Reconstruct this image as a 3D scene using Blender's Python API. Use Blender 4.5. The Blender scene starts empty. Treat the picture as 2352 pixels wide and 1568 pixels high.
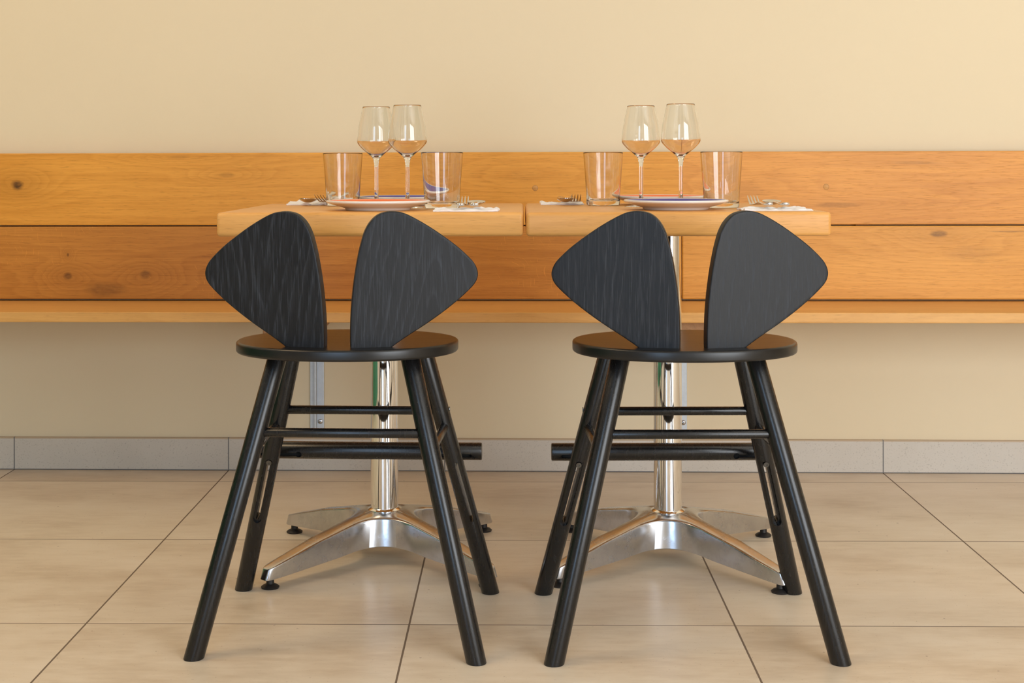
import bpy, bmesh, math, random
from mathutils import Vector, Matrix, Euler, noise as mnoise
R = math.radians
sc = bpy.context.scene
col = sc.collection
PI = math.pi

# ------------------------------------------------------------------ camera
F_PX, TH, RHO, CX, CY, EYE = 3353.0, .0186, .00234, 1124.6, 369.2, .856
cd = bpy.data.cameras.new('camera'); cam = bpy.data.objects.new('camera', cd); col.objects.link(cam)
cd.sensor_width = 36; cd.lens = F_PX*36/2352
cd.shift_x = (1176-CX)/2352; cd.shift_y = (CY-784)/2352
fw = Vector((-math.sin(TH), math.cos(TH), 0)); r0 = Vector((math.cos(TH), math.sin(TH), 0)); u0 = Vector((0, 0, 1))
rr = r0*math.cos(RHO)-u0*math.sin(RHO); uu = u0*math.cos(RHO)+r0*math.sin(RHO)
cam.matrix_world = Matrix(((rr.x, uu.x, -fw.x, 0), (rr.y, uu.y, -fw.y, 0), (rr.z, uu.z, -fw.z, EYE), (0, 0, 0, 1)))
cd.clip_start = .05; cd.clip_end = 60
sc.camera = cam

# ------------------------------------------------------------------ light: daylight through the windows behind the camera, lamps above
w = bpy.data.worlds.new('World'); sc.world = w; w.use_nodes = True
w.node_tree.nodes['Background'].inputs[0].default_value = (.75, .85, 1, 1)
w.node_tree.nodes['Background'].inputs[1].default_value = .35
def area(name, loc, rot, sx, sy, watts, color, spread=PI):
    l = bpy.data.lights.new(name, 'AREA'); l.shape = 'RECTANGLE'; l.size = sx; l.size_y = sy
    l.energy = watts; l.color = color; l.spread = spread
    o = bpy.data.objects.new(name, l); col.objects.link(o); o.location = loc; o.rotation_euler = rot
    return o
area('window_daylight_right', (2.625, -1.06, 1.38), (R(90), 0, 0), 2.55, 2.5, 158, (.92, .96, 1))
area('window_daylight_left', (-.85, -1.06, 1.3), (R(90), 0, 0), .9, 2.3, 36, (.50, .72, 1))
area('ceiling_lamp_left', (-2.0, 2.2, 2.93), (0, 0, 0), 1.0, 1.0, 31, (1, .72, .42))
area('ceiling_lamp_right', (1.4, 1.6, 2.93), (0, 0, 0), 1.4, 1.4, 8, (1, .93, .82))
vs = sc.view_settings
vs.view_transform = 'Standard'; vs.look = 'None'; vs.gamma = 1; vs.use_curve_mapping = False
vs.exposure = 0.0
sc.cycles.max_bounces = 20; sc.cycles.transmission_bounces = 20; sc.cycles.glossy_bounces = 8; sc.cycles.diffuse_bounces = 6

# ------------------------------------------------------------------ node helpers
class NT:
    def __init__(s, name):
        s.m = bpy.data.materials.new(name); s.m.use_nodes = True; s.t = s.m.node_tree
        s.b = s.t.nodes['Principled BSDF']
    def n(s, t, **k):
        x = s.t.nodes.new(t)
        for a, v in k.items(): setattr(x, a, v)
        return x
    def put(s, v, sock):
        if hasattr(v, 'is_output') or isinstance(v, bpy.types.NodeSocket): s.t.links.new(v, sock)
        elif v is not None: sock.default_value = v
    def math(s, op, a, b=None, c=None, clamp=False):
        x = s.n('ShaderNodeMath', operation=op); x.use_clamp = clamp
        s.put(a, x.inputs[0]); s.put(b, x.inputs[1]); s.put(c, x.inputs[2]); return x.outputs[0]
    def vmath(s, op, a, b=None):
        x = s.n('ShaderNodeVectorMath', operation=op)
        s.put(a, x.inputs[0]); s.put(b, x.inputs[1])
        return x.outputs['Value'] if op in ('LENGTH', 'DISTANCE') else x.outputs[0]
    def noise(s, vec, scale, detail=3, rough=.5, dist=0):
        x = s.n('ShaderNodeTexNoise'); s.put(vec, x.inputs['Vector'])
        x.inputs['Scale'].default_value = scale; x.inputs['Detail'].default_value = detail
        x.inputs['Roughness'].default_value = rough; x.inputs['Distortion'].default_value = dist
        return x.outputs['Fac']
    def ramp(s, fac, stops):
        x = s.n('ShaderNodeValToRGB'); s.put(fac, x.inputs[0]); e = x.color_ramp.elements
        while len(e) < len(stops): e.new(.5)
        for i, (p, c) in enumerate(stops):
            e[i].position = p; e[i].color = (c, c, c, 1) if not hasattr(c, '__len__') else (*c, 1)
        return x.outputs[0]
    def mix(s, fac, a, b, mode='MIX'):
        x = s.n('ShaderNodeMix', data_type='RGBA', blend_type=mode)
        s.put(fac, x.inputs[0])
        s.put(a if not isinstance(a, tuple) else (*a, 1), x.inputs[6]); s.put(b if not isinstance(b, tuple) else (*b, 1), x.inputs[7])
        return x.outputs[2]
    def bump(s, h, strength, dist=.001):
        x = s.n('ShaderNodeBump'); x.inputs['Strength'].default_value = strength; x.inputs['Distance'].default_value = dist
        s.put(h, x.inputs['Height']); s.t.links.new(x.outputs[0], s.b.inputs['Normal'])
    def coords(s, kind='Object'): return s.n('ShaderNodeTexCoord').outputs[kind]
    def map(s, v, scale=(1, 1, 1), loc=(0, 0, 0), rot=(0, 0, 0)):
        x = s.n('ShaderNodeMapping'); s.put(v, x.inputs[0])
        x.inputs['Location'].default_value = loc; x.inputs['Scale'].default_value = scale; x.inputs['Rotation'].default_value = rot
        return x.outputs[0]
    def base(s, v): s.put(v if not isinstance(v, tuple) else (*v, 1), s.b.inputs['Base Color'])
    def set(s, **k):
        for a, v in k.items(): s.b.inputs[a.replace('_', ' ')].default_value = v

def simple(name, c, rough=.5, metal=0, **k):
    t = NT(name); t.base(c); t.set(Roughness=rough, Metallic=metal, **k); return t.m

# oak: grain runs along local x, height on local z; knots = (x, z, rx, rz, darkness)
def oak(name, light, dark, seed, knots=(), ringscale=26, rough=.42, contrast=1.0, axis='x', figure=0):
    t = NT(name); v = t.coords()
    if axis == 'y': v = t.map(v, rot=(0, 0, PI/2))
    v = t.map(v, loc=(seed*3.7, seed*1.3, seed*.9))
    sep = t.n('ShaderNodeSeparateXYZ'); t.put(v, sep.inputs[0])
    off = (seed*3.7, seed*.9)
    low = t.noise(t.map(v, (1.1, 5, 5)), 1.0, 2, .45)
    mid = t.noise(t.map(v, (2.6, 22, 22)), 1.0, 3, .5)
    g = t.math('MULTIPLY', sep.outputs[2], ringscale*.9)
    g = t.math('ADD', g, t.math('MULTIPLY', low, 7.0))
    g = t.math('ADD', g, t.math('MULTIPLY', mid, 2.2))
    g = t.math('ADD', g, t.math('MULTIPLY', sep.outputs[1], ringscale*.8))
    kd = None; halo = None
    for (kx, kz, rx, rz, dk) in knots:
        dx = t.math('DIVIDE', t.math('SUBTRACT', sep.outputs[0], kx+off[0]), rx)
        dz = t.math('DIVIDE', t.math('SUBTRACT', sep.outputs[2], kz+off[1]), rz)
        wob = t.math('MULTIPLY', t.noise(t.map(v, (18, 40, 60)), 1.0, 3, .6), .9)
        d2 = t.math('ADD', t.math('MULTIPLY', dx, dx), t.math('MULTIPLY', dz, dz))
        d = t.math('ADD', t.math('SQRT', d2), t.math('SUBTRACT', wob, .45))
        core = t.ramp(t.math('MULTIPLY', d, .5), [(.30, 1), (.62, 0)])
        # grain deflects round the knot
        bdx = t.math('DIVIDE', dx, 5.0); bdz = t.math('DIVIDE', dz, 3.2)
        far = t.math('EXPONENT', t.math('MULTIPLY', t.math('ADD', t.math('MULTIPLY', bdx, bdx), t.math('MULTIPLY', bdz, bdz)), -1))
        g = t.math('ADD', g, t.math('MULTIPLY', far, 4.5))
        c2 = t.math('MULTIPLY', core, dk)
        kd = c2 if kd is None else t.math('MAXIMUM', kd, c2)
        h2 = t.math('MULTIPLY', far, dk*.30)
        halo = h2 if halo is None else t.math('MAXIMUM', halo, h2)
    ring = t.math('FRACT', g)
    ringv = t.ramp(ring, [(0, .2), (.15, .8), (.5, .66), (.85, .4), (1, .2)])
    fib = t.noise(t.map(v, (5, 380, 380)), 1.0, 4, .65)
    fib2 = t.noise(t.map(v, (2.2, 90, 90)), 1.0, 3, .6)
    pores = t.ramp(t.noise(t.map(v, (34, 700, 700)), 1.0, 2, .5), [(.30, 1), (.42, 0)])
    tone = t.noise(t.map(v, (.8, 3, 3)), 1.3, 2, .5)
    f = t.math('ADD', t.math('MULTIPLY', ringv, .20), t.math('MULTIPLY', fib, .42))
    f = t.math('ADD', f, t.math('MULTIPLY', fib2, .38))
    f = t.math('ADD', f, t.math('MULTIPLY', t.math('SUBTRACT', tone, .5), .55))
    f = t.math('ADD', t.math('MULTIPLY', t.math('SUBTRACT', f, .5), 1.9*contrast), .5, clamp=True)
    c = t.mix(f, dark, light)
    c = t.mix(t.math('MULTIPLY', pores, .30*contrast), c, tuple(x*.45 for x in dark))
    if figure:
        # pale medullary ray flecks
        wv = t.noise(t.map(v, (6, 6, 9)), 1.0, 2, .5)
        q = t.math('ADD', t.math('MULTIPLY', sep.outputs[0], 75), t.math('ADD', t.math('MULTIPLY', sep.outputs[2], 30), t.math('MULTIPLY', wv, 9)))
        fl = t.ramp(t.math('FRACT', q), [(.44, 0), (.5, 1), (.56, 0)])
        cut = t.ramp(t.noise(t.map(v, (70, 40, 34)), 1.0, 2, .5), [(.52, 0), (.60, 1)])
        msk = t.ramp(t.noise(t.map(v, (4, 8, 10)), 1.0, 2), [(.48, 0), (.60, 1)])
        c = t.mix(t.math('MULTIPLY', t.math('MULTIPLY', fl, cut), t.math('MULTIPLY', msk, figure)), c, tuple(min(1, x*1.45) for x in light))
    if kd is not None:
        c = t.mix(halo, c, tuple(x*.55 for x in dark))
        kn = t.noise(t.map(v, (60, 60, 130)), 1.0, 4, .7)
        c = t.mix(t.math('MULTIPLY', kd, t.ramp(kn, [(.3, 1), (.65, .55)])), c, (.055, .022, .008))
    t.base(c)
    rg = t.math('ADD', t.math('MULTIPLY', fib, .12), rough-.06); t.put(rg, t.b.inputs['Roughness'])
    t.set(Specular_IOR_Level=.32)
    t.bump(t.math('ADD', fib, t.math('MULTIPLY', pores, -.7)), .25, .0006)
    return t.m

def stained(name, seed, x0=0, sl=0):
    # black-stained ash: grain along local z, paler fine streaks; x0 = centre of a cathedral, sl = its slope
    t = NT(name); o = t.coords(); v = t.map(o, loc=(seed*2.1, seed, seed*3.3))
    sep = t.n('ShaderNodeSeparateXYZ'); t.put(o, sep.inputs[0])
    wob = t.noise(t.map(v, (14, 2, 5)), 1, 3, .5)
    dx = t.math('MULTIPLY', t.math('SUBTRACT', sep.outputs[0], x0), 62)
    g = t.math('SQRT', t.math('ADD', t.math('MULTIPLY', dx, dx), .8))
    g = t.math('ADD', g, t.math('ADD', t.math('MULTIPLY', sep.outputs[2], sl), t.math('MULTIPLY', wob, 2.2)))
    rg = t.ramp(t.math('FRACT', g), [(0, 0), (.10, 1), (.34, .2), (.7, .02), (1, 0)])
    fine = t.noise(t.map(v, (560, 60, 20)), 1, 3, .7)
    st = t.ramp(fine, [(.42, 0), (.58, 1)])
    fine2 = t.ramp(t.noise(t.map(v, (330, 60, 10)), 1, 2, .6), [(.50, 0), (.68, .55)])
    amt = t.math('ADD', t.math('MULTIPLY', st, t.math('ADD', t.math('MULTIPLY', rg, .62), .10)), t.math('MULTIPLY', fine2, st), clamp=True)
    t.base(t.mix(amt, (.0048, .0050, .0060), (.036, .040, .048)))
    t.put(t.math('ADD', t.math('MULTIPLY', amt, .2), .44), t.b.inputs['Roughness'])
    t.bump(amt, .2, .0003); t.set(Specular_IOR_Level=.36)
    return t.m

M = {}
def ebony(name, ro=.23, sc=(260, 260, 9)):
    t = NT(name); v = t.coords()
    f = t.ramp(t.noise(t.map(v, sc), 1, 3, .6), [(.5, 0), (.8, 1)])
    t.base(t.mix(f, (.0060, .0058, .0060), (.0105, .0103, .0105)))
    t.put(t.math('ADD', t.math('MULTIPLY', f, .05), ro+.03), t.b.inputs['Roughness']); t.bump(f, .03, .0002)
    return t.m
def wall_mat(name, c):
    t = NT(name); v = t.coords()
    n = t.noise(v, 2.2, 3, .5)
    t.base(t.mix(n, tuple(x*.975 for x in c), tuple(min(1, x*1.02) for x in c)))
    t.set(Roughness=.85); t.bump(t.noise(v, 240, 4, .7), .12, .0006); return t.m
M['wall'] = wall_mat('cream_plaster', (.735, .62, .425))
M['white'] = wall_mat('white_paint', (.70, .69, .67))
M['ceil'] = wall_mat('ceiling_paint', (.78, .77, .74))

def floor_mat():
    t = NT('beige_floor_tile'); v = t.coords(); sep = t.n('ShaderNodeSeparateXYZ'); t.put(v, sep.inputs[0])
    def line(o, off, w):
        a = t.math('ADD', t.math('DIVIDE', t.math('SUBTRACT', o, off), .6), 40.5)
        a = t.math('ABSOLUTE', t.math('SUBTRACT', t.math('FRACT', a), .5))
        return t.math('LESS_THAN', a, w/2/.6)
    lx = line(sep.outputs[0], -.2005, .0036); ly = line(sep.outputs[1], 2.6935, .0030)
    g = t.math('MAXIMUM', lx, ly)
    # per tile tone
    fx = t.math('FLOOR', t.math('DIVIDE', t.math('ADD', sep.outputs[0], .2005), .6)); fy = t.math('FLOOR', t.math('DIVIDE', t.math('SUBTRACT', sep.outputs[1], 2.6935), .6))
    cmb = t.n('ShaderNodeCombineXYZ'); t.put(fx, cmb.inputs[0]); t.put(fy, cmb.inputs[1])
    wn = t.n('ShaderNodeTexWhiteNoise'); t.put(cmb.outputs[0], wn.inputs[0])
    vo = t.vmath('ADD', v, t.vmath('SCALE', wn.outputs['Color']))
    cloud = t.noise(t.map(vo, (3.0, 5.5, 3)), 1.2, 4, .6)
    streak = t.noise(t.map(vo, (14, 60, 14)), 1.0, 4, .65)
    f = t.math('ADD', t.math('MULTIPLY', cloud, .65), t.math('MULTIPLY', streak, .35))
    f = t.math('ADD', f, t.math('MULTIPLY', t.math('SUBTRACT', wn.outputs['Value'], .5), .10))
    c = t.ramp(f, [(.30, (.55, .445, .325)), (.5, (.68, .585, .455)), (.72, (.76, .675, .55))])
    speck = t.ramp(t.noise(v, 170, 2, .6), [(.27, 1), (.33, 0)])
    c = t.mix(t.math('MULTIPLY', speck, .35), c, (.22, .13, .07))
    dots = t.ramp(t.noise(t.map(v, loc=(5, 2, 0)), 110, 0, .5), [(.115, 1), (.135, 0)])
    c = t.mix(t.math('MULTIPLY', dots, .6), c, (.12, .06, .03))
    t.base(t.mix(g, c, (.16, .115, .08)))
    t.put(t.math('ADD', t.math('MULTIPLY', g, .4), t.math('ADD', .30, t.math('MULTIPLY', streak, .14))), t.b.inputs['Roughness'])
    t.bump(t.math('SUBTRACT', t.math('MULTIPLY', streak, .12), g), .35, .001)
    return t.m
M['floor'] = floor_mat()
def plinth_mat():
    t = NT('grey_skirting_tile'); v = t.coords(); sep = t.n('ShaderNodeSeparateXYZ'); t.put(v, sep.inputs[0])
    a = t.math('ADD', t.math('DIVIDE', t.math('ADD', sep.outputs[0], .2005), .6), 40.5)
    a = t.math('ABSOLUTE', t.math('SUBTRACT', t.math('FRACT', a), .5)); lx = t.math('LESS_THAN', a, .0025)
    lb = t.math('LESS_THAN', sep.outputs[2], .0028)
    tp = t.math('GREATER_THAN', sep.outputs[2], .0865)
    n = t.noise(v, 5, 3, .6); sp = t.ramp(t.noise(v, 260, 2, .6), [(.30, 1), (.40, 0)])
    c = t.mix(n, (.52, .475, .41), (.62, .575, .505)); c = t.mix(t.math('MULTIPLY', sp, .4), c, (.25, .22, .18))
    c = t.mix(tp, c, (.47, .36, .24)); c = t.mix(t.math('MAXIMUM', lx, lb), c, (.15, .145, .14))
    t.base(c); t.set(Roughness=.55); return t.m
M['plinth'] = plinth_mat()

def glass(name, ior=1.5, tint=(1, 1, 1)):
    t = NT(name); g = t.n('ShaderNodeBsdfGlass'); g.inputs['IOR'].default_value = ior; g.inputs['Roughness'].default_value = 0
    g.inputs['Color'].default_value = (*tint, 1)
    t.t.links.new(g.outputs[0], t.t.nodes['Material Output'].inputs['Surface']); return t.m
M['glass'] = glass('clear_glass', 1.5, (.985, .99, .988))
M['water'] = glass('clear_water', 1.33)
t = NT('polished_aluminium'); v = t.coords()
sc_ = t.ramp(t.noise(t.map(v, (30, 30, 30)), 1, 5, .75), [(.45, 0), (.75, 1)])
t.base(t.mix(sc_, (.60, .62, .66), (.50, .51, .54))); t.put(t.math('ADD', t.math('MULTIPLY', sc_, .14), .20), t.b.inputs['Roughness'])
t.set(Metallic=1); t.bump(t.noise(v, 14, 3, .5), .10, .004); M['alu'] = t.m
t = NT('chrome'); t.base((.86, .86, .87)); t.set(Metallic=1, Roughness=.045); t.bump(t.noise(t.map(t.coords(), (14, 14, 1)), 1, 2), .04, .002); M['chrome'] = t.m
t = NT('galvanised_steel'); v = t.coords(); t.base(t.mix(t.noise(v, 60, 4, .7), (.45, .48, .50), (.62, .65, .67))); t.set(Metallic=.6, Roughness=.5); M['galv'] = t.m
M['steel'] = simple('cutlery_steel', (.72, .70, .68), .12, 1)
M['screw'] = simple('screw_steel', (.5, .5, .5), .3, 1)
M['rubber'] = simple('black_rubber', (.012, .011, .011), .45)
M['darkmetal'] = simple('dark_zinc', (.16, .16, .155), .3, 1)
M['hole'] = simple('painted_bore_shade', (.006, .006, .006), .8)  # matte black puts the shade inside keyholes and slots into the colour
t = NT('white_paper'); t.base((.86, .84, .84)); t.set(Roughness=.9); t.bump(t.noise(t.coords(), 160, 3, .6), .3, .0006); M['paper'] = t.m
t = NT('white_stoneware'); t.base((.80, .755, .69)); t.set(Roughness=.16); M['ware'] = t.m
M['ware_orange'] = simple('orange_glaze', (.92, .17, .035), .34, Specular_IOR_Level=.25)
M['ware_blue'] = simple('blue_glaze', (.045, .038, .30), .36, Specular_IOR_Level=.2)
M['darkgap'] = simple('dark_cavity', (.02, .012, .006), .9)
M['green'] = simple('green_paint', (.035, .19, .085), .5)

# ------------------------------------------------------------------ mesh helpers
def link(name, bm, mat, parent=None, smooth=None, loc=None, rot=None, mats=None):
    me = bpy.data.meshes.new(name); bm.to_mesh(me); bm.free()
    for m_ in (mats or [mat]): me.materials.append(m_)
    o = bpy.data.objects.new(name, me); col.objects.link(o)
    if parent: o.parent = parent
    if loc: o.location = loc
    if rot: o.rotation_euler = rot
    if smooth is not None:
        for p in me.polygons: p.use_smooth = len(p.vertices) < 60
        try: me.set_sharp_from_angle(angle=R(smooth))
        except Exception: pass
    return o
def empty(name, loc=(0, 0, 0), rz=0, label=None, cat=None, group=None):
    o = bpy.data.objects.new(name, None); col.objects.link(o); o.location = loc; o.rotation_euler = (0, 0, rz)
    o.empty_display_size = .05
    if label: o['label'] = label; o['category'] = cat
    if group: o['group'] = group
    return o
def struct(o): o['kind'] = 'structure'; return o
def box(x0, x1, y0, y1, z0, z1, bev=0, seg=2, bm=None):
    b = bm or bmesh.new(); own = bmesh.new()
    vs_ = [own.verts.new((x, y, z)) for x in (x0, x1) for y in (y0, y1) for z in (z0, z1)]
    for q in ((0, 1, 3, 2), (4, 6, 7, 5), (0, 4, 5, 1), (2, 3, 7, 6), (0, 2, 6, 4), (1, 5, 7, 3)): own.faces.new([vs_[i] for i in q])
    if bev: bmesh.ops.bevel(own, geom=own.edges[:], offset=bev, segments=seg, profile=.5, affect='EDGES')
    bmesh.ops.recalc_face_normals(own, faces=own.faces[:])
    me = bpy.data.meshes.new('tmp'); own.to_mesh(me); own.free(); b.from_mesh(me); bpy.data.meshes.remove(me)
    return b
def loft(bm, rings, cap=True, closed=True):
    vr = [[bm.verts.new(p) for p in r] for r in rings]; n = len(vr[0])
    for a, b in zip(vr, vr[1:]):
        for i in range(n if closed else n-1): bm.faces.new((a[i], a[(i+1) % n], b[(i+1) % n], b[i]))
    if cap: bm.faces.new(vr[0][::-1]); bm.faces.new(vr[-1])
    return vr
def fin(bm): bmesh.ops.recalc_face_normals(bm, faces=bm.faces[:]); return bm
def tube(p0, p1, r, n=32, rnd=.0012, bm=None, horiz=(False, False), r1=None):
    bm = bm or bmesh.new(); p0 = Vector(p0); p1 = Vector(p1); d = (p1-p0).normalized(); L = (p1-p0).length
    a = d.orthogonal().normalized(); 
    if abs(d.z) > .5: a = (Vector((1, 0, 0))-d*d.x).normalized()
    b = d.cross(a); r1 = r1 or r; rings = []
    for s, k in ((0, rnd), (rnd*.35, rnd*.25), (rnd, 0), (L-rnd, 0), (L-rnd*.35, rnd*.25), (L, rnd)):
        rad = (r+(r1-r)*s/L)-k; ring = []
        for i in range(n):
            t_ = 2*PI*i/n; q = p0+d*s+(a*math.cos(t_)+b*math.sin(t_))*rad
            near = s < L/2; hz = horiz[0] if near else horiz[1]
            if hz:
                ctr = p0+d*s; q = q-d*((q.z-ctr.z)/d.z)
            ring.append(q)
        rings.append(ring)
    loft(bm, rings); return fin(bm)
def lathe(prof, n=64, bm=None, closed=False):
    bm = bm or bmesh.new(); rows = []
    for (r, z) in prof:
        rows.append([bm.verts.new((0, 0, z))] if r < 1e-6 else [bm.verts.new((r*math.cos(2*PI*i/n), r*math.sin(2*PI*i/n), z)) for i in range(n)])
    prs = list(zip(rows, rows[1:]))
    if closed: prs.append((rows[-1], rows[0]))
    for a, b in prs:
        for i in range(n):
            j = (i+1) % n
            if len(a) == 1 and len(b) == 1: continue
            if len(a) == 1: bm.faces.new((a[0], b[j], b[i]))
            elif len(b) == 1: bm.faces.new((a[i], a[j], b[0]))
            else: bm.faces.new((a[i], a[j], b[j], b[i]))
    return fin(bm)
def smoothpts(pts, sub=6, closed=True):
    out = []; n = len(pts)
    for i in range(n if closed else n-1):
        p = [Vector(pts[(i+k) % n]) if closed else Vector(pts[min(max(i+k, 0), n-1)]) for k in (-1, 0, 1, 2)]
        for s in range(sub):
            t_ = s/sub
            out.append(.5*((2*p[1])+(p[2]-p[0])*t_+(2*p[0]-5*p[1]+4*p[2]-p[3])*t_*t_+(3*p[1]-p[0]-3*p[2]+p[3])*t_**3))
    if not closed: out.append(Vector(pts[-1]))
    return out
def inset(pts, k):
    c = Vector((sum(p.x for p in pts)/len(pts), sum(p.y for p in pts)/len(pts)))
    return [p+(c-p).normalized()*k for p in pts]
def slab(pts, t_, bev, to3, seg=4):
    # closed 2-D outline -> plate of thickness t_ with rounded edges; to3(u, v, w) places it
    bm = bmesh.new(); rings = []
    for i in range(seg+1):
        a = PI/2*i/seg; rings.append((bev*(1-math.sin(a)), bev*(1-math.cos(a))))
    rings = [(bev+.0035, 0)]+rings
    ls = rings+[(k, t_-w_) for k, w_ in rings[::-1]]
    vr = loft(bm, [[to3(p.x, p.y, w_) for p in inset(pts, k)] for k, w_ in ls], cap=False)
    n = len(pts); cx_ = sum(p.x for p in pts)/n; cy_ = sum(p.y for p in pts)/n
    for row, w_ in ((vr[0], ls[0][1]), (vr[-1], ls[-1][1])):
        c = bm.verts.new(to3(cx_, cy_, w_))
        for i in range(n): bm.faces.new((row[i], row[(i+1) % n], c))
    return fin(bm)
def boolean_cut(o, cutters):
    dg = None
    for c in cutters:
        m = o.modifiers.new('b', 'BOOLEAN'); m.operation = 'DIFFERENCE'; m.object = c; m.solver = 'EXACT'
    bpy.context.view_layer.update(); dg = bpy.context.evaluated_depsgraph_get()
    me = bpy.data.meshes.new_from_object(o.evaluated_get(dg)); old = o.data; o.modifiers.clear(); o.data = me
    me.name = old.name
    for c in cutters: bpy.data.objects.remove(c, do_unlink=True)

# ------------------------------------------------------------------ room shell
WROT = -.0125          # the wall and the bench stand very slightly askew to the floor tiles
WY = 4.031
XL, XR, YF, ZC = -3.7, 4.3, -1.1, 2.95
struct(link('floor', box(XL-.1, XR+.1, YF-.1, 4.2, -.05, 0), M['floor']))
wb = struct(link('wall_back', box(-4.0, 4.6, 0, .12, 0, ZC+.05), M['wall'], loc=(0, WY, 0), rot=(0, 0, WROT)))
struct(link('baseboard_back', box(-3.9, 4.4, -.010, 0, 0, .0905, .0012), M['plinth'], loc=(0, WY, 0), rot=(0, 0, WROT)))
struct(link('wall_left', box(XL-.1, XL, YF, 4.15, 0, ZC), M['white']))
struct(link('wall_right', box(XR, XR+.1, YF, 4.15, 0, ZC), wall_mat('tan_plaster', (.46, .37, .26))))
struct(link('ceiling', box(XL-.1, XR+.1, YF-.1, 4.2, ZC, ZC+.1), M['ceil']))
# wall behind the camera, with two window openings
def wallfront():
    bm = bmesh.new(); y0, y1 = YF-.12, YF; z0, z1 = .12, 2.65
    box(XL-.1, XR+.1, y0, y1, z1, ZC, bm=bm); box(XL-.1, XR+.1, y0, y1, 0, z0, bm=bm)
    for a_, b_ in ((XL-.1, -1.3), (-.4, 1.35), (3.9, XR+.1)): box(a_, b_, y0, y1, z0, z1, bm=bm)
    box(-1.3, -.4, y0, y1, 2.45, z1, bm=bm)
    return bm
struct(link('wall_front', wallfront(), M['white']))
def window_frame(n, x0, x1, z0, z1, nv, nh):
    bm = bmesh.new(); y0, y1 = YF+.062, YF+.10
    for x in [x0+(x1-x0)*i/nv for i in range(nv+1)]: box(x-.022, x+.022, y0, y1, z0, z1, .004, bm=bm)
    for z in [z0+(z1-z0)*i/nh for i in range(nh+1)]: box(x0, x1, y0+.001, y1-.001, z-.022, z+.022, .004, bm=bm)
    box(x0-.03, x1+.03, YF-.001, y1, z0-.06, z0-.02, .004, bm=bm)
    struct(link('window_%d' % n, bm, M['white']))
window_frame(1, -1.3, -.4, .12, 2.45, 1, 1)
window_frame(2, 1.35, 3.9, .12, 2.65, 2, 1)
# unseen green block added at the left, for its reflection in the chrome
struct(link('green_reflection_block', box(-2.75, -2.1, 1.7, 3.45, .0, 1.0, .006), M['green']))

# ------------------------------------------------------------------ bench on the back wall
OL, OD = (.74, .40, .125), (.50, .235, .058)
bench = empty('wall_bench', (0, WY, 0), WROT, 'long oiled oak wall bench with plank backrest along the cream wall', 'bench')
y_face = -.052
def bpx(px, py, D=3.975):   # point on the backrest face
    x = (px-CX)/F_PX*D - .0186*D; z = EYE-(py-CY)/F_PX*D
    return x, z
def knots(*ks): return [(x_, z_, rx, rz, dk) for (x_, z_, rx, rz, dk) in ks]
def plank(name, x0, x1, z0, z1, mat, y0=None, bev=.0025):
    return link(name, box(x0, x1, y_face if y0 is None else y0, y_face+.030, z0, z1, bev), mat, bench)
bj = .4495
plank('backrest_plank', -2.6, bj, .6812, .8795, oak('oak_a', (.82, .385, .062), (.57, .228, .024), 1,
      knots((-1.375, .792, .017, .013, .95), (-.795, .818, .020, .007, .25), (.02, .815, .04, .014, .10), (-.93, .868, .03, .006, .2))))
plank('backrest_plank', bj+.0004, 2.6, .6812, .8795, oak('oak_b', (.77, .345, .070), (.52, .20, .030), 2,
      knots((.87, .735, .06, .007, .35), (1.08, .848, .06, .004, .3), (.62, .765, .05, .03, .15)), contrast=1.15))
plank('backrest_plank', -2.6, .4432, .4785, .6778, oak('oak_c', (.62, .265, .046), (.36, .125, .016), 3,
      knots((-1.235, .541, .012, .010, .75), (-1.02, .545, .015, .012, .55), (-1.13, .505, .055, .018, .45), (-1.235, .600, .003, .005, .8)), figure=.55))
plank('backrest_plank', .4492, 2.6, .4785, .6778, oak('oak_d', (.78, .375, .075), (.56, .235, .032), 4,
      knots((1.14, .656, .022, .009, .7), (1.23, .602, .07, .022, .16), (1.33, .662, .05, .002, .5)), ringscale=40, contrast=1.1), bev=.0035)
link('seat_plank', box(-2.6, 2.6, -.350, -.018, .4475, .4735, .0018), oak('oak_seat', (.76, .42, .135), (.55, .27, .070), 5, rough=.34), bench)
# battens behind the planks
for bx in (-1.15, -.1, .43, .94, 2.1, -2.2):
    link('batten', box(bx-.016, bx+.016, y_face+.030, -.001, .48, .86), M['darkgap'] if 0 else oak('oak_batten', (.55, .30, .11), (.4, .2, .07), 6), bench) if bx == -1.15 else None
bat = [o for o in bench.children if o.name.startswith('batten')][0]
for bx in (-.1, .43, .94, 2.1, -2.2):
    c = bat.copy(); col.objects.link(c); c.parent = bench; c.location.x = bx+1.15
# plugs
def plug(px, pz, seed):
    bm = lathe([(0, -.0002), (.0072, -.0002), (.0072, .0004), (.0066, .0007), (0, .0007)], 32)
    o = link('wood_plug', bm, oak('oak_plug%d' % seed, (.70, .36, .105), (.45, .21, .055), seed), bench, 40, (px, y_face, pz), (R(90), 0, 0))
    ring = lathe([(.0072, -.0002), (.0078, -.0002), (.0078, .00045), (.0072, .00045)], 32, closed=True)
    link('plug_rim', ring, oak('oak_rim%d' % seed, (.38, .17, .05), (.25, .11, .03), seed), o, None)
plug(.0505, .7815, 11); plug(.838, .7835, 12)
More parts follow.
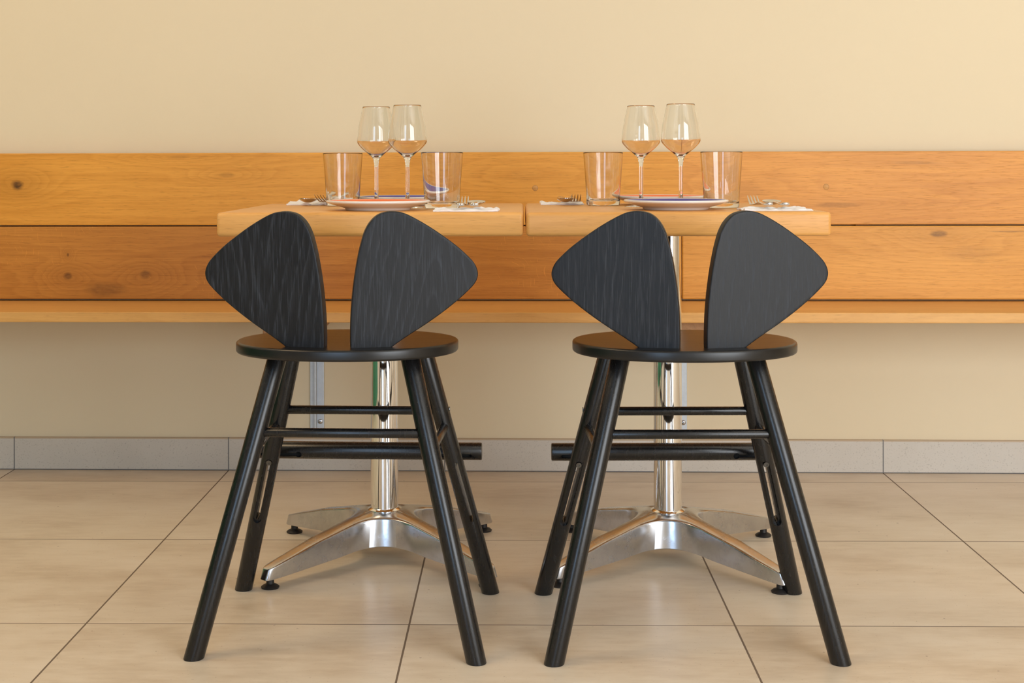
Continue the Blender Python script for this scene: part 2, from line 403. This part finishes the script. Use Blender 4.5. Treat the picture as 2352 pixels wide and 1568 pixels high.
# support blocks and steel brackets beneath the seat
def support(x0, x1, bxc, seed):
    link('support_block', box(x0, x1, -.300, -.001, .405, .4475, .002), oak('oak_block%d' % seed, (.50, .27, .12), (.34, .17, .07), seed, axis='y'), bench)
    bm = box(bxc-.0195, bxc+.0195, -.006, -.0005, .105, .4475, .001)
    box(bxc-.006, bxc-.0005, -.020, -.006, .115, .4475, .001, bm=bm)
    br = link('steel_bracket', bm, M['galv'], bench)
    s = link('screw', lathe([(0, 0), (.0062, 0), (.0066, .0018), (.0045, .0034), (0, .0036)], 24), M['screw'], br, 35, (bxc+.0090, -.006, .136), (R(90), 0, 0))
    link('screw_slot', box(-.0035, .0035, -.0007, .0007, .0033, .0040), M['hole'], s, rot=(0, 0, .6))
support(-.650, -.520, -.5545, 21)
support(.405, .54, .4467, 22)

# ------------------------------------------------------------------ tables
def star_base(seedrot):
    # four-armed cast base seen from above, arms at 45 degrees
    pts = []
    H0, H1, RF, UT = .0215, .0170, .098, .328
    def outline(phi):
        # radius of the star at angle phi: arms at 45 degrees, concave fillets between them
        psi = (phi-PI/4) % (PI/2)
        c, s_ = math.cos(psi), math.sin(psi)
        cc = H0+RF; b_ = cc*(c+s_); disc = b_*b_-(2*cc*cc-RF*RF)
        if disc >= 0:
            r_ = b_-math.sqrt(disc)
            if r_*c <= cc and r_*s_ <= cc: return r_
        m_ = min(s_, c); u_ = max(s_, c)
        k_ = (H0-H1)/(UT-cc)      # taper of the arm beyond the fillet
        r_ = (H0+k_*cc)/(m_+k_*u_)
        lim = UT/u_
        q = 9
        return (r_**-q+lim**-q)**(-1/q)
    N = 1440; rs = [outline(2*PI*i/N) for i in range(N)]
    def zt(r):
        P = [(0, .106), (.05, .1045), (.106, .094), (.2, .0745), (.268, .0565), (.34, .0385)]
        for (a, za), (b, zb) in zip(P, P[1:]):
            if r <= b: return za+(zb-za)*(r-a)/(b-a)
        return P[-1][1]
    def zb(r):
        P = [(0, .050), (.075, .040), (.15, .0315), (.233, .0255), (.34, .0175)]
        for (a, za), (b, zb_) in zip(P, P[1:]):
            if r <= b: return za+(zb_-za)*(r-a)/(b-a)
        return P[-1][1]
    bm = bmesh.new(); rings = []
    def ring(f, dz, zf, off=0):
        out = []
        for i in range(N):
            t_ = 2*PI*i/N; r = max(.004, rs[i]*f-off); out.append(Vector((r*math.cos(t_), r*math.sin(t_), zf(rs[i]*f if f < 1 else rs[i])+dz)))
        return out
    rings = [ring(.12, 0, zb), ring(.5, 0, zb), ring(.9, 0, zb), ring(1, 0, zb, .0015), ring(1, .0015, zb, 0), ring(1, -.0060, zt, .0058), ring(1, -.0032, zt, .0064), ring(1, -.001, zt, .0078), ring(1, 0, zt, .0098)]
    for f in (.9, .8, .7, .6, .5, .4, .3, .2, .12): rings.append(ring(f, .0012, zt, .0098*f))
    loft(bm, rings)
    return fin(bm)
def build_table(x, y, rz_top, rbase, label, mat, dx=0, hw=.3):
    T = empty('dining_table', (x, y, 0), 0, label, 'table', 'square oak tables')
    top = link('tabletop', box(-hw, hw, -.3, .3, .7085, .7557, .0075, 4), mat, T, 40, (dx, 0, 0), (0, 0, rz_top))
    b = link('pedestal_foot', star_base(0), M['alu'], T, 42, rot=(0, 0, rbase))
    for i in range(4):
        a = PI/4+i*PI/2; px, py = .309*math.cos(a), .309*math.sin(a)
        f = link('levelling_glide', lathe([(0, 0), (.0175, 0), (.0185, .003), (.014, .0065), (.008, .009), (.0075, .020), (0, .020)], 32), M['rubber'], b, 40, (px, py, 0))
    link('column', lathe([(0, .10), (.0365, .10), (.0365, .1065), (.0335, .1085), (.0300, .110), (.0300, .702), (0, .702)], 96), M['chrome'], T, 40)
    bm = lathe([(0, .700), (.037, .700), (.037, .7055), (0, .7055)], 48)
    for i in range(4):
        a = PI/4+i*PI/2
        p = [Vector((.02*math.cos(a)-.012*math.sin(a)*s, .02*math.sin(a)+.012*math.cos(a)*s, 0)) for s in (-1, 1)]
        q = [Vector((.20*math.cos(a)-.009*math.sin(a)*s, .20*math.sin(a)+.009*math.cos(a)*s, 0)) for s in (-1, 1)]
        lo = [p[0], p[1], q[1], q[0]]
        loft(bm, [[v_+Vector((0, 0, .7035)) for v_ in lo], [v_+Vector((0, 0, .7085)) for v_ in lo]])
    link('mounting_spider', fin(bm), M['galv'], T)
    return T
oakt1 = oak('oak_table_left', (.84, .435, .130), (.60, .275, .062), 31, contrast=.9, rough=.36)
oakt2 = oak('oak_table_right', (.83, .425, .125), (.58, .260, .060), 37, contrast=.9, rough=.36)
build_table(-.2875, 3.150, R(-.3), R(2.3), 'left square oak table on a polished four-footed pedestal, set for two', oakt1, dx=.0005, hw=.3012)
build_table(.3225, 3.140, R(-.15), R(-5.2), 'right square oak table on a polished four-footed pedestal, set for two', oakt2, dx=-.0080, hw=.2958)

# ------------------------------------------------------------------ chairs
WING = [(1210, 1222), (1207, 1120), (1211, 950), (1222, 800), (1240, 650), (1265, 500), (1290, 390), (1318, 300), (1360, 225), (1420, 170), (1490, 147), (1560, 145), (1630, 160), (1720, 203), (1830, 268), (1940, 343), (2040, 418), (2120, 490), (2175, 550), (2203, 610), (2205, 660), (2183, 712), (2130, 770), (2040, 850), (1930, 935), (1800, 1025), (1680, 1100), (1580, 1165), (1500, 1222)]
def wing(side, mat, parent):
    k = .2976*2.53/F_PX
    pts = [Vector(((x-1210)*k*1.0, (1222-y)*k)) for x, y in WING]
    # straight foot: keep the last and first points crisp
    body = smoothpts(pts, 5, False)
    ang = R(12); lean = R(1.5)
    def to3(u, v, w_):
        p = Vector((u, w_, v-.004))
        p = Matrix.Rotation(lean, 3, 'X') @ p
        p = Matrix.Rotation(ang*side, 3, 'Z') @ Vector((p.x*side, p.y, p.z))
        return p
    o = link('backrest_wing', slab(body, .019, .0024, to3), mat, parent, 38, (side*.0240, -.1640, .5300))
    return o
def seat_pts():
    out = []
    for i in range(96):
        a = 2*PI*i/96; c, s = math.cos(a), math.sin(a); e = 2/2.12
        out.append(Vector((.2020*math.copysign(abs(c)**e, c), .1625*math.copysign(abs(s)**e, s))))
    return out
def leg_pts(sx, back):   # back = camera-side pair
    if back: return Vector((sx*.2440, -.203, 0)), Vector((sx*.118, -.088, .5115))
    return Vector((sx*.2475, .203, 0)), Vector((sx*.122, .090, .5115))
def on(p, z): a, b = p; t_ = z/(b.z-a.z); return a+(b-a)*t_
def build_chair(x, y, rz, label, mw, wr, flip=1):
    C_ = empty('high_chair', (x, y, 0), rz, label, 'chair', 'black high chairs')
    st = link('seat', slab(seat_pts(), .0200, .0045, lambda u, v, w_: Vector((u, v, .5110+w_))), mw[0], C_, 40, (0, -.040, 0))
    wing(-1, mw[1], C_); wing(1, mw[2], C_)
    legs = {}
    for sx in (-1, 1):
        for back in (True, False):
            a, b = leg_pts(sx, back)
            lg = link('leg', tube(a, b, .0172, 40, .0015, horiz=(True, True)), mw[3], C_, 40)
            pad = link('foot_pad', tube(a, a+(b-a).normalized()*.004, .0168, 32, .0008, horiz=(True, True)), M['rubber'], lg, 40)
            legs[sx, back] = (lg, a, b)
    # slots in the two table-side legs that carry the footrest
    for sx in (-1, 1):
        lg, a, b = legs[sx, False]; d = (b-a).normalized()
        top = on((a, b), .272); bot = on((a, b), .157)
        side_ = Vector((1, 0, 0)); side_ = (side_-d*side_.dot(d)).normalized(); nrm = d.cross(side_)
        def capsule(hw, y0, y1):
            L = (top-bot).length; ring = []
            for i in range(17): t_ = PI*i/16; ring.append((hw*math.cos(t_), L+hw*math.sin(t_)))
            for i in range(17): t_ = PI+PI*i/16; ring.append((hw*math.cos(t_), hw*math.sin(t_)))
            bm = bmesh.new()
            loft(bm, [[bot+side_*u+d*v+nrm*w_ for u, v in ring] for w_ in (y0, y1)])
            o = link('cutter', fin(bm), M['hole']); o.matrix_world = lg.matrix_world.copy(); o.location = (0, 0, 0)
            o.parent = C_; return o
        # work out which way the normal faces (towards the camera side is -y)
        s_ = -1 if nrm.y > 0 else 1
        c1 = capsule(.0031, -.05, .05)
        c2 = capsule(.0082, *sorted((s_*.0115, s_*.05)))
        boolean_cut(lg, [c1, c2])
        lg.data.materials.clear(); lg.data.materials.append(mw[3])
        for p in lg.data.polygons: p.use_smooth = True; p.material_index = 0
        try: lg.data.set_sharp_from_angle(angle=R(38))
        except Exception: pass
        # bolt head at the top of the slot
        q = top+nrm*s_*.0125
        rot = nrm.to_track_quat('Z', 'Y').to_euler() if s_ > 0 else (-nrm).to_track_quat('Z', 'Y').to_euler()
        bo = link('slot_bolt', lathe([(0, -.006), (.0058, -.006), (.0058, .001), (.0052, .002), (.0022, .002), (.0020, .0004), (0, .0004)], 28), M['darkmetal'], C_, 35, q, rot)
    # rungs
    def rung(p, q, r=.0083): link('stretcher', tube(p, q, r, 24, .0004), mw[3], C_, 40)
    for back in (True, False):
        a = on(legs[-1, back][1:], .3745); b = on(legs[1, back][1:], .3745); rung(a+Vector((.014, 0, 0)), b-Vector((.014, 0, 0)))
    for sx in (-1, 1):
        a = on(legs[sx, True][1:], .343); b = on(legs[sx, False][1:], .343); rung(a+Vector((0, .014, 0)), b-Vector((0, .014, 0)))
    # round footrest bar behind the table-side legs
    yb = .178+.0345
    fr = link('footrest', tube((-.2305, yb, .278), (.2305, yb, .278), .0172, 40, .002), mw[3], C_, 40)
    cut = []
    for sx in (-1, 1):
        for x0, x1, hw, zz in ((.135, .208, .0032, .0055),):
            bm = bmesh.new(); ring = []
            for i in range(13): t_ = -PI/2+PI*i/12; ring.append((x1+hw*math.cos(t_), hw*math.sin(t_)))
            for i in range(13): t_ = PI/2+PI*i/12; ring.append((x0+hw*math.cos(t_), hw*math.sin(t_)))
            loft(bm, [[Vector((sx*u, y_, v+.272)) for u, v in ring] for y_ in (yb-.03, yb-.006)])
            o = link('cutter', fin(bm), M['hole']); o.parent = C_; cut.append(o)
        bm = bmesh.new(); ring = [(sx*.135+.0062*math.cos(2*PI*i/24), .272+.0062*math.sin(2*PI*i/24)) for i in range(24)]
        loft(bm, [[Vector((u, y_, v)) for u, v in ring] for y_ in (yb-.031, yb-.004)])
        o = link('cutter', fin(bm), M['hole']); o.parent = C_; cut.append(o)
    boolean_cut(fr, cut); fr.data.materials.clear(); fr.data.materials.append(mw[3])
    fr.data.materials.append(M['hole'])
    for p in fr.data.polygons:
        c = p.center; p.use_smooth = True
        p.material_index = 1 if abs(c.x) < .2165 and math.hypot(c.y-yb, c.z-.278) < .0162 else 0  # bore faces take the painted black shade
    try: fr.data.set_sharp_from_angle(angle=R(38))
    except Exception: pass
    # screw cap on the outside of one leg
    for sx in (-1, 1):
        q = on(legs[sx, False][1:], .3745)+Vector((sx*.0170, 0, .003))
        link('screw_cap', lathe([(0, 0), (.0048, 0), (.0044, .0016), (0, .002)], 20), M['darkmetal'], C_, 35, q, (0, sx*R(90), 0))
    return C_
ms = [None, stained('black_ash_1', 1, -.105, -11), stained('black_ash_2', 2, .145, 12), None, stained('black_ash_4', 4, -.20, -4), stained('black_ash_5', 5, .16, 9)]
legm = ebony('black_lacquered_ash'); seatm = ebony('black_lacquered_seat', .27, (9, 200, 260))
build_chair(-.3080, 2.700, R(-1.9), 'black stained high chair with two leaf-shaped backrest wings at the left table', (seatm, ms[1], ms[2], legm), 1)
build_chair(.3015, 2.692, R(1.05), 'black stained high chair with two leaf-shaped backrest wings at the right table', (seatm, ms[4], ms[5], legm), 1)

# ------------------------------------------------------------------ tableware
ZT = .7557
def tumbler_mesh():
    return lathe([(0, .0008), (.033, 0), (.0360, .0012), (.0372, .006), (.0380, .030), (.0442, .1165), (.0444, .1178), (.0438, .1184), (.0428, .1178), (.0424, .116), (.0360, .030), (.0335, .014), (.028, .0112), (0, .0105)], 96)
def wine_mesh():
    out = [(.0042, .030), (.0041, .060), (.0042, .085), (.0046, .090), (.0053, .0962), (.0082, .105), (.0171, .114), (.0284, .1229), (.0372, .1320), (.0408, .1372), (.0418, .1420), (.0412, .1500), (.0385, .1730), (.0330, .2000), (.0297, .2150)]
    inn = [(.0287, .2150), (.0320, .2000), (.0376, .1730), (.0403, .1500), (.0408, .1422), (.0398, .1380), (.0362, .1330), (.0273, .1240), (.0160, .1155), (.0080, .1105), (.0030, .1085)]
    P = [(0, 0), (.0345, 0), (.0352, .0007), (.034, .0014), (.018, .0026), (.008, .0052), (.0052, .011)]
    P += [(p.x, p.y) for p in smoothpts(out, 3, False)]+[(.0293, .2161), (.0289, .2159)]+[(p.x, p.y) for p in smoothpts(inn, 3, False)]+[(0, .1082)]
    return lathe(P, 96)
tm = [((-.3894, 3.262), 'left table, straight-sided drinking glass beside the raised dark fork, left of the wine glasses'),
      ((-.1574, 3.070), 'left table, nearer drinking glass right of the wine glasses, in front of the blue plate'),
      ((.1926, 3.262), 'right table, straight-sided drinking glass just right of the dark fork and square napkin'),
      ((.4315, 3.088), 'right table, drinking glass at the right end of the orange plate')]
t0 = link('drinking_glass', tumbler_mesh(), M['glass'], None, 50)
for i, ((x, y), lb) in enumerate(tm):
    o = t0 if i == 0 else t0.copy()
    if i: col.objects.link(o)
    o.location = (x, y, ZT+.0002); o.rotation_euler = (0, 0, i*1.1); o['label'] = lb; o['category'] = 'glass'; o['group'] = 'straight drinking glasses on the two tables'
wn = [((-.3073, 3.190), 'left stemmed wine glass on the left table, partly overlapped by its neighbour'),
      ((-.2350, 3.135), 'right stemmed wine glass on the left table, overlapping its neighbour'),
      ((.2697, 3.175), 'left stemmed wine glass on the right table, standing clear of its neighbour'),
      ((.3503, 3.125), 'right stemmed wine glass on the right table, nearest the right drinking glass')]
w0 = link('wine_glass', wine_mesh(), M['glass'], None, 60)
for i, ((x, y), lb) in enumerate(wn):
    o = w0 if i == 0 else w0.copy()
    if i: col.objects.link(o)
    s = (1.0, 1.006, 1.0, 1.008)[i]
    o.location = (x, y, ZT+.0002); o.scale = (s, s, s*1.012); o.rotation_euler = (0, 0, i*.8); o['label'] = lb; o['category'] = 'glass'; o['group'] = 'wine glasses on the two tables'

def plate(x, y, cm, label, s=1.0):
    # coupe plate: white body, coloured well that reaches almost to the rim
    bm = lathe([(0, .004), (.052, .004), (.055, 0), (.0640, 0), (.0665, .0012), (.0675, .0042), (.0740, .0064), (.0900, .0105), (.0990, .0140), (.1040, .0152), (.1060, .0170), (.1064, .0186), (.1054, .0200), (.1035, .0205), (.1008, .0200), (.0985, .0190), (.0985, .0180), (.07, .0085), (0, .0075)], 128)
    o = link('dinner_plate', bm, M['ware'], None, 55, (x, y, ZT+.0002)); o['label'] = label; o['category'] = 'plate'; o['group'] = 'dinner plates on the two tables'; o.scale = (s, s, s)
    link('coloured_well', lathe([(0, .0078), (.05, .0079), (.07, .0092), (.0985, .0193), (.1000, .0197), (.1002, .0190), (.0985, .0182), (.07, .0082), (0, .0073)], 128), cm, o, 55)['label'] = 'coloured glaze inside the white rim'
    return o
plate(-.2840, 2.984, M['ware_orange'], 'white-rimmed orange plate nearer the camera on the left table')
plate(-.2560, 3.3250, M['ware_blue'], 'white-rimmed blue plate on the far side of the left table')
plate(.3240, 2.983, M['ware_blue'], 'white-rimmed blue plate nearer the camera on the right table')
plate(.3260, 3.3300, M['ware_orange'], 'white-rimmed orange plate on the far side of the right table')

def napkin(x, y, sx, sy, rz, seed, label, crumple=.004):
    bm = bmesh.new(); n = 40; m_ = 24
    random.seed(seed)
    lay = []
    def P(i, j, up):
        u = i/n-.5; v = j/m_-.5
        e = min(1, 4*(.5-abs(u)))*1.0
        nz = mnoise.noise(Vector((u*7+seed, v*6, seed*1.7)))
        nz2 = mnoise.noise(Vector((u*16+seed*2, v*14, seed)))
        z = .0012+max(0, crumple*(.55+nz*1.1+nz2*.35))*(.4+.6*abs(v+.2)*2)
        ex = mnoise.noise(Vector((v*9, seed, 3)))*.004; ey = mnoise.noise(Vector((u*9, seed, 8)))*.004
        return Vector((u*sx+ex, v*sy+ey, z if up else max(.0002, z-.0028-(crumple*.25)*(1 if abs(v) > .4 else 0))))
    g = {}
    for up in (0, 1):
        for i in range(n+1):
            for j in range(m_+1): g[i, j, up] = bm.verts.new(P(i, j, up))
    for i in range(n):
        for j in range(m_):
            bm.faces.new((g[i, j, 1], g[i+1, j, 1], g[i+1, j+1, 1], g[i, j+1, 1])); bm.faces.new((g[i, j, 0], g[i, j+1, 0], g[i+1, j+1, 0], g[i+1, j, 0]))
    for i in range(n):
        for j in (0, m_): bm.faces.new((g[i, j, 0], g[i+1, j, 0], g[i+1, j, 1], g[i, j, 1]))
    for j in range(m_):
        for i in (0, n): bm.faces.new((g[i, j, 0], g[i, j+1, 0], g[i, j+1, 1], g[i, j, 1]))
    o = link('paper_napkin', fin(bm), M['paper'], None, 40, (x, y, ZT+.0001), (0, 0, rz)); o['label'] = label; o['category'] = 'napkin'; o['group'] = 'paper napkins on the two tables'
    return o
napkin(-.450, 3.368, .155, .110, R(3), 3.1, 'crumpled white paper napkin at the back left of the left table', .0065)
napkin(-.101, 2.922, .128, .085, R(-1), 5.4, 'white paper napkin at the front right of the left table', .0045)
napkin(.1035, 3.360, .097, .100, R(0), 7.7, 'flat white paper napkin at the back left of the right table, squarely folded', .0040)
napkin(.515, 2.930, .135, .085, R(2), 9.2, 'white paper napkin at the front right of the right table, scalloped edge', .0050)

def ribbon(path, bm, n=10):
    # path: list of (y, z, half width, thickness) -> rounded flat bar
    rings = []
    for (y_, z_, hw, th_) in path:
        ring = []
        for i in range(n*2):
            a = 2*PI*i/(n*2); c, s = math.cos(a), math.sin(a)
            ring.append(Vector((hw*math.copysign(abs(c)**.8, c), y_, z_+th_/2*math.copysign(abs(s)**.8, s))))
        rings.append(ring)
    loft(bm, rings); return bm
def fork_mesh():
    bm = bmesh.new()
    # y: 0 handle end -> .2 tine tips
    ribbon([(0, .0085, .003, .0025), (.0025, .0082, .0072, .0055), (.012, .0072, .0085, .0055), (.05, .0060, .0062, .0034), (.09, .0078, .0038, .0032), (.115, .0078, .0032, .0034), (.130, .0052, .0045, .0030), (.140, .0030, .0095, .0022), (.148, .0024, .0122, .0020), (.156, .0030, .0128, .0018)], bm)
    for k in range(4):
        cx_ = (-.0098+.00655*k)
        rings = []
        for (y_, z_, hw, th_) in ((.153, .0029, .0028, .0018), (.164, .0050, .0021, .0017), (.178, .0105, .0016, .0015), (.190, .0170, .0011, .0013), (.1945, .0200, .0004, .0008)):
            cc = cx_*(1+.0)
            rings.append([Vector((cc+hw*math.cos(2*PI*i/10), y_, z_+th_/2*math.sin(2*PI*i/10))) for i in range(10)])
        loft(bm, rings)
    return fin(bm)
def spoon_mesh():
    bm = bmesh.new()
    ribbon([(0, .0085, .003, .0025), (.0025, .0082, .0078, .0055), (.012, .0072, .0095, .0055), (.05, .0060, .0064, .0034), (.09, .0076, .0038, .0032), (.118, .0082, .0032, .0034), (.132, .0078, .0048, .0030)], bm)
    # bowl: grid over ellipse with inner and outer skin
    n, m_ = 32, 7; cy_ = .160; a_, b_ = .0195, .033
    def pt(i, j, o):
        t_ = 2*PI*i/n; f = j/m_; x = a_*f*math.cos(t_); y_ = b_*f*math.sin(t_)
        z = .0010+.0075*f*f+.002*f*f*(y_/b_)+(.0012 if o else 0)
        return Vector((x, cy_+y_, z))
    for o in (0, 1):
        rows = [[bm.verts.new(pt(i, j, o)) for i in range(n)] for j in range(1, m_+1)]
        c = bm.verts.new(pt(0, 0, o))
        for i in range(n): bm.faces.new((c, rows[0][i], rows[0][(i+1) % n]) if o else (c, rows[0][(i+1) % n], rows[0][i]))
        for a, b in zip(rows, rows[1:]):
            for i in range(n): bm.faces.new((a[i], b[i], b[(i+1) % n], a[(i+1) % n]))
        if o: 
            for i in range(n): bm.faces.new((rows[-1][i], last[i], last[(i+1) % n], rows[-1][(i+1) % n]))
        last = rows[-1]
    return fin(bm)
fk = [((-.1125, 2.895), R(0), 'steel fork lying beside the right glass of the left table'),
      ((.5005, 2.900), R(1), 'steel fork at the front right of the right table, tines left of the napkin'),
      ((-.399, 3.440), R(180-13), 'fork with dark raised tines pointing at the camera, back left of the left table'),
      ((.129, 3.437), R(180+1), 'fork with dark raised tines pointing at the camera, back left of the right table')]
f0 = link('fork', fork_mesh(), M['steel'], None, 45)
for i, ((x, y), rz, lb) in enumerate(fk):
    o = f0 if i == 0 else f0.copy()
    if i: col.objects.link(o)
    o.location = (x, y, ZT+.0058); o.rotation_euler = (0, 0, rz); o['label'] = lb; o['category'] = 'fork'; o['group'] = 'steel forks on the two tables'
sp = [((-.0850, 2.898), R(0), 'steel spoon with a bright rounded handle end on the left table, right of the fork'),
      ((.5330, 2.902), R(0), 'steel spoon with a bright rounded handle end on the right table, front right napkin'),
      ((-.437, 3.440), R(180-12), 'steel spoon on the crumpled napkin at the back left of the left table'),
      ((.1035, 3.437), R(180+2), 'steel spoon, bowl facing the camera, on the back left napkin of the right table')]
s0 = link('spoon', spoon_mesh(), M['steel'], None, 50)
for i, ((x, y), rz, lb) in enumerate(sp):
    o = s0 if i == 0 else s0.copy()
    if i: col.objects.link(o)
    o.location = (x, y, ZT+.0058); o.rotation_euler = (0, 0, rz); o['label'] = lb; o['category'] = 'spoon'; o['group'] = 'steel spoons on the two tables'
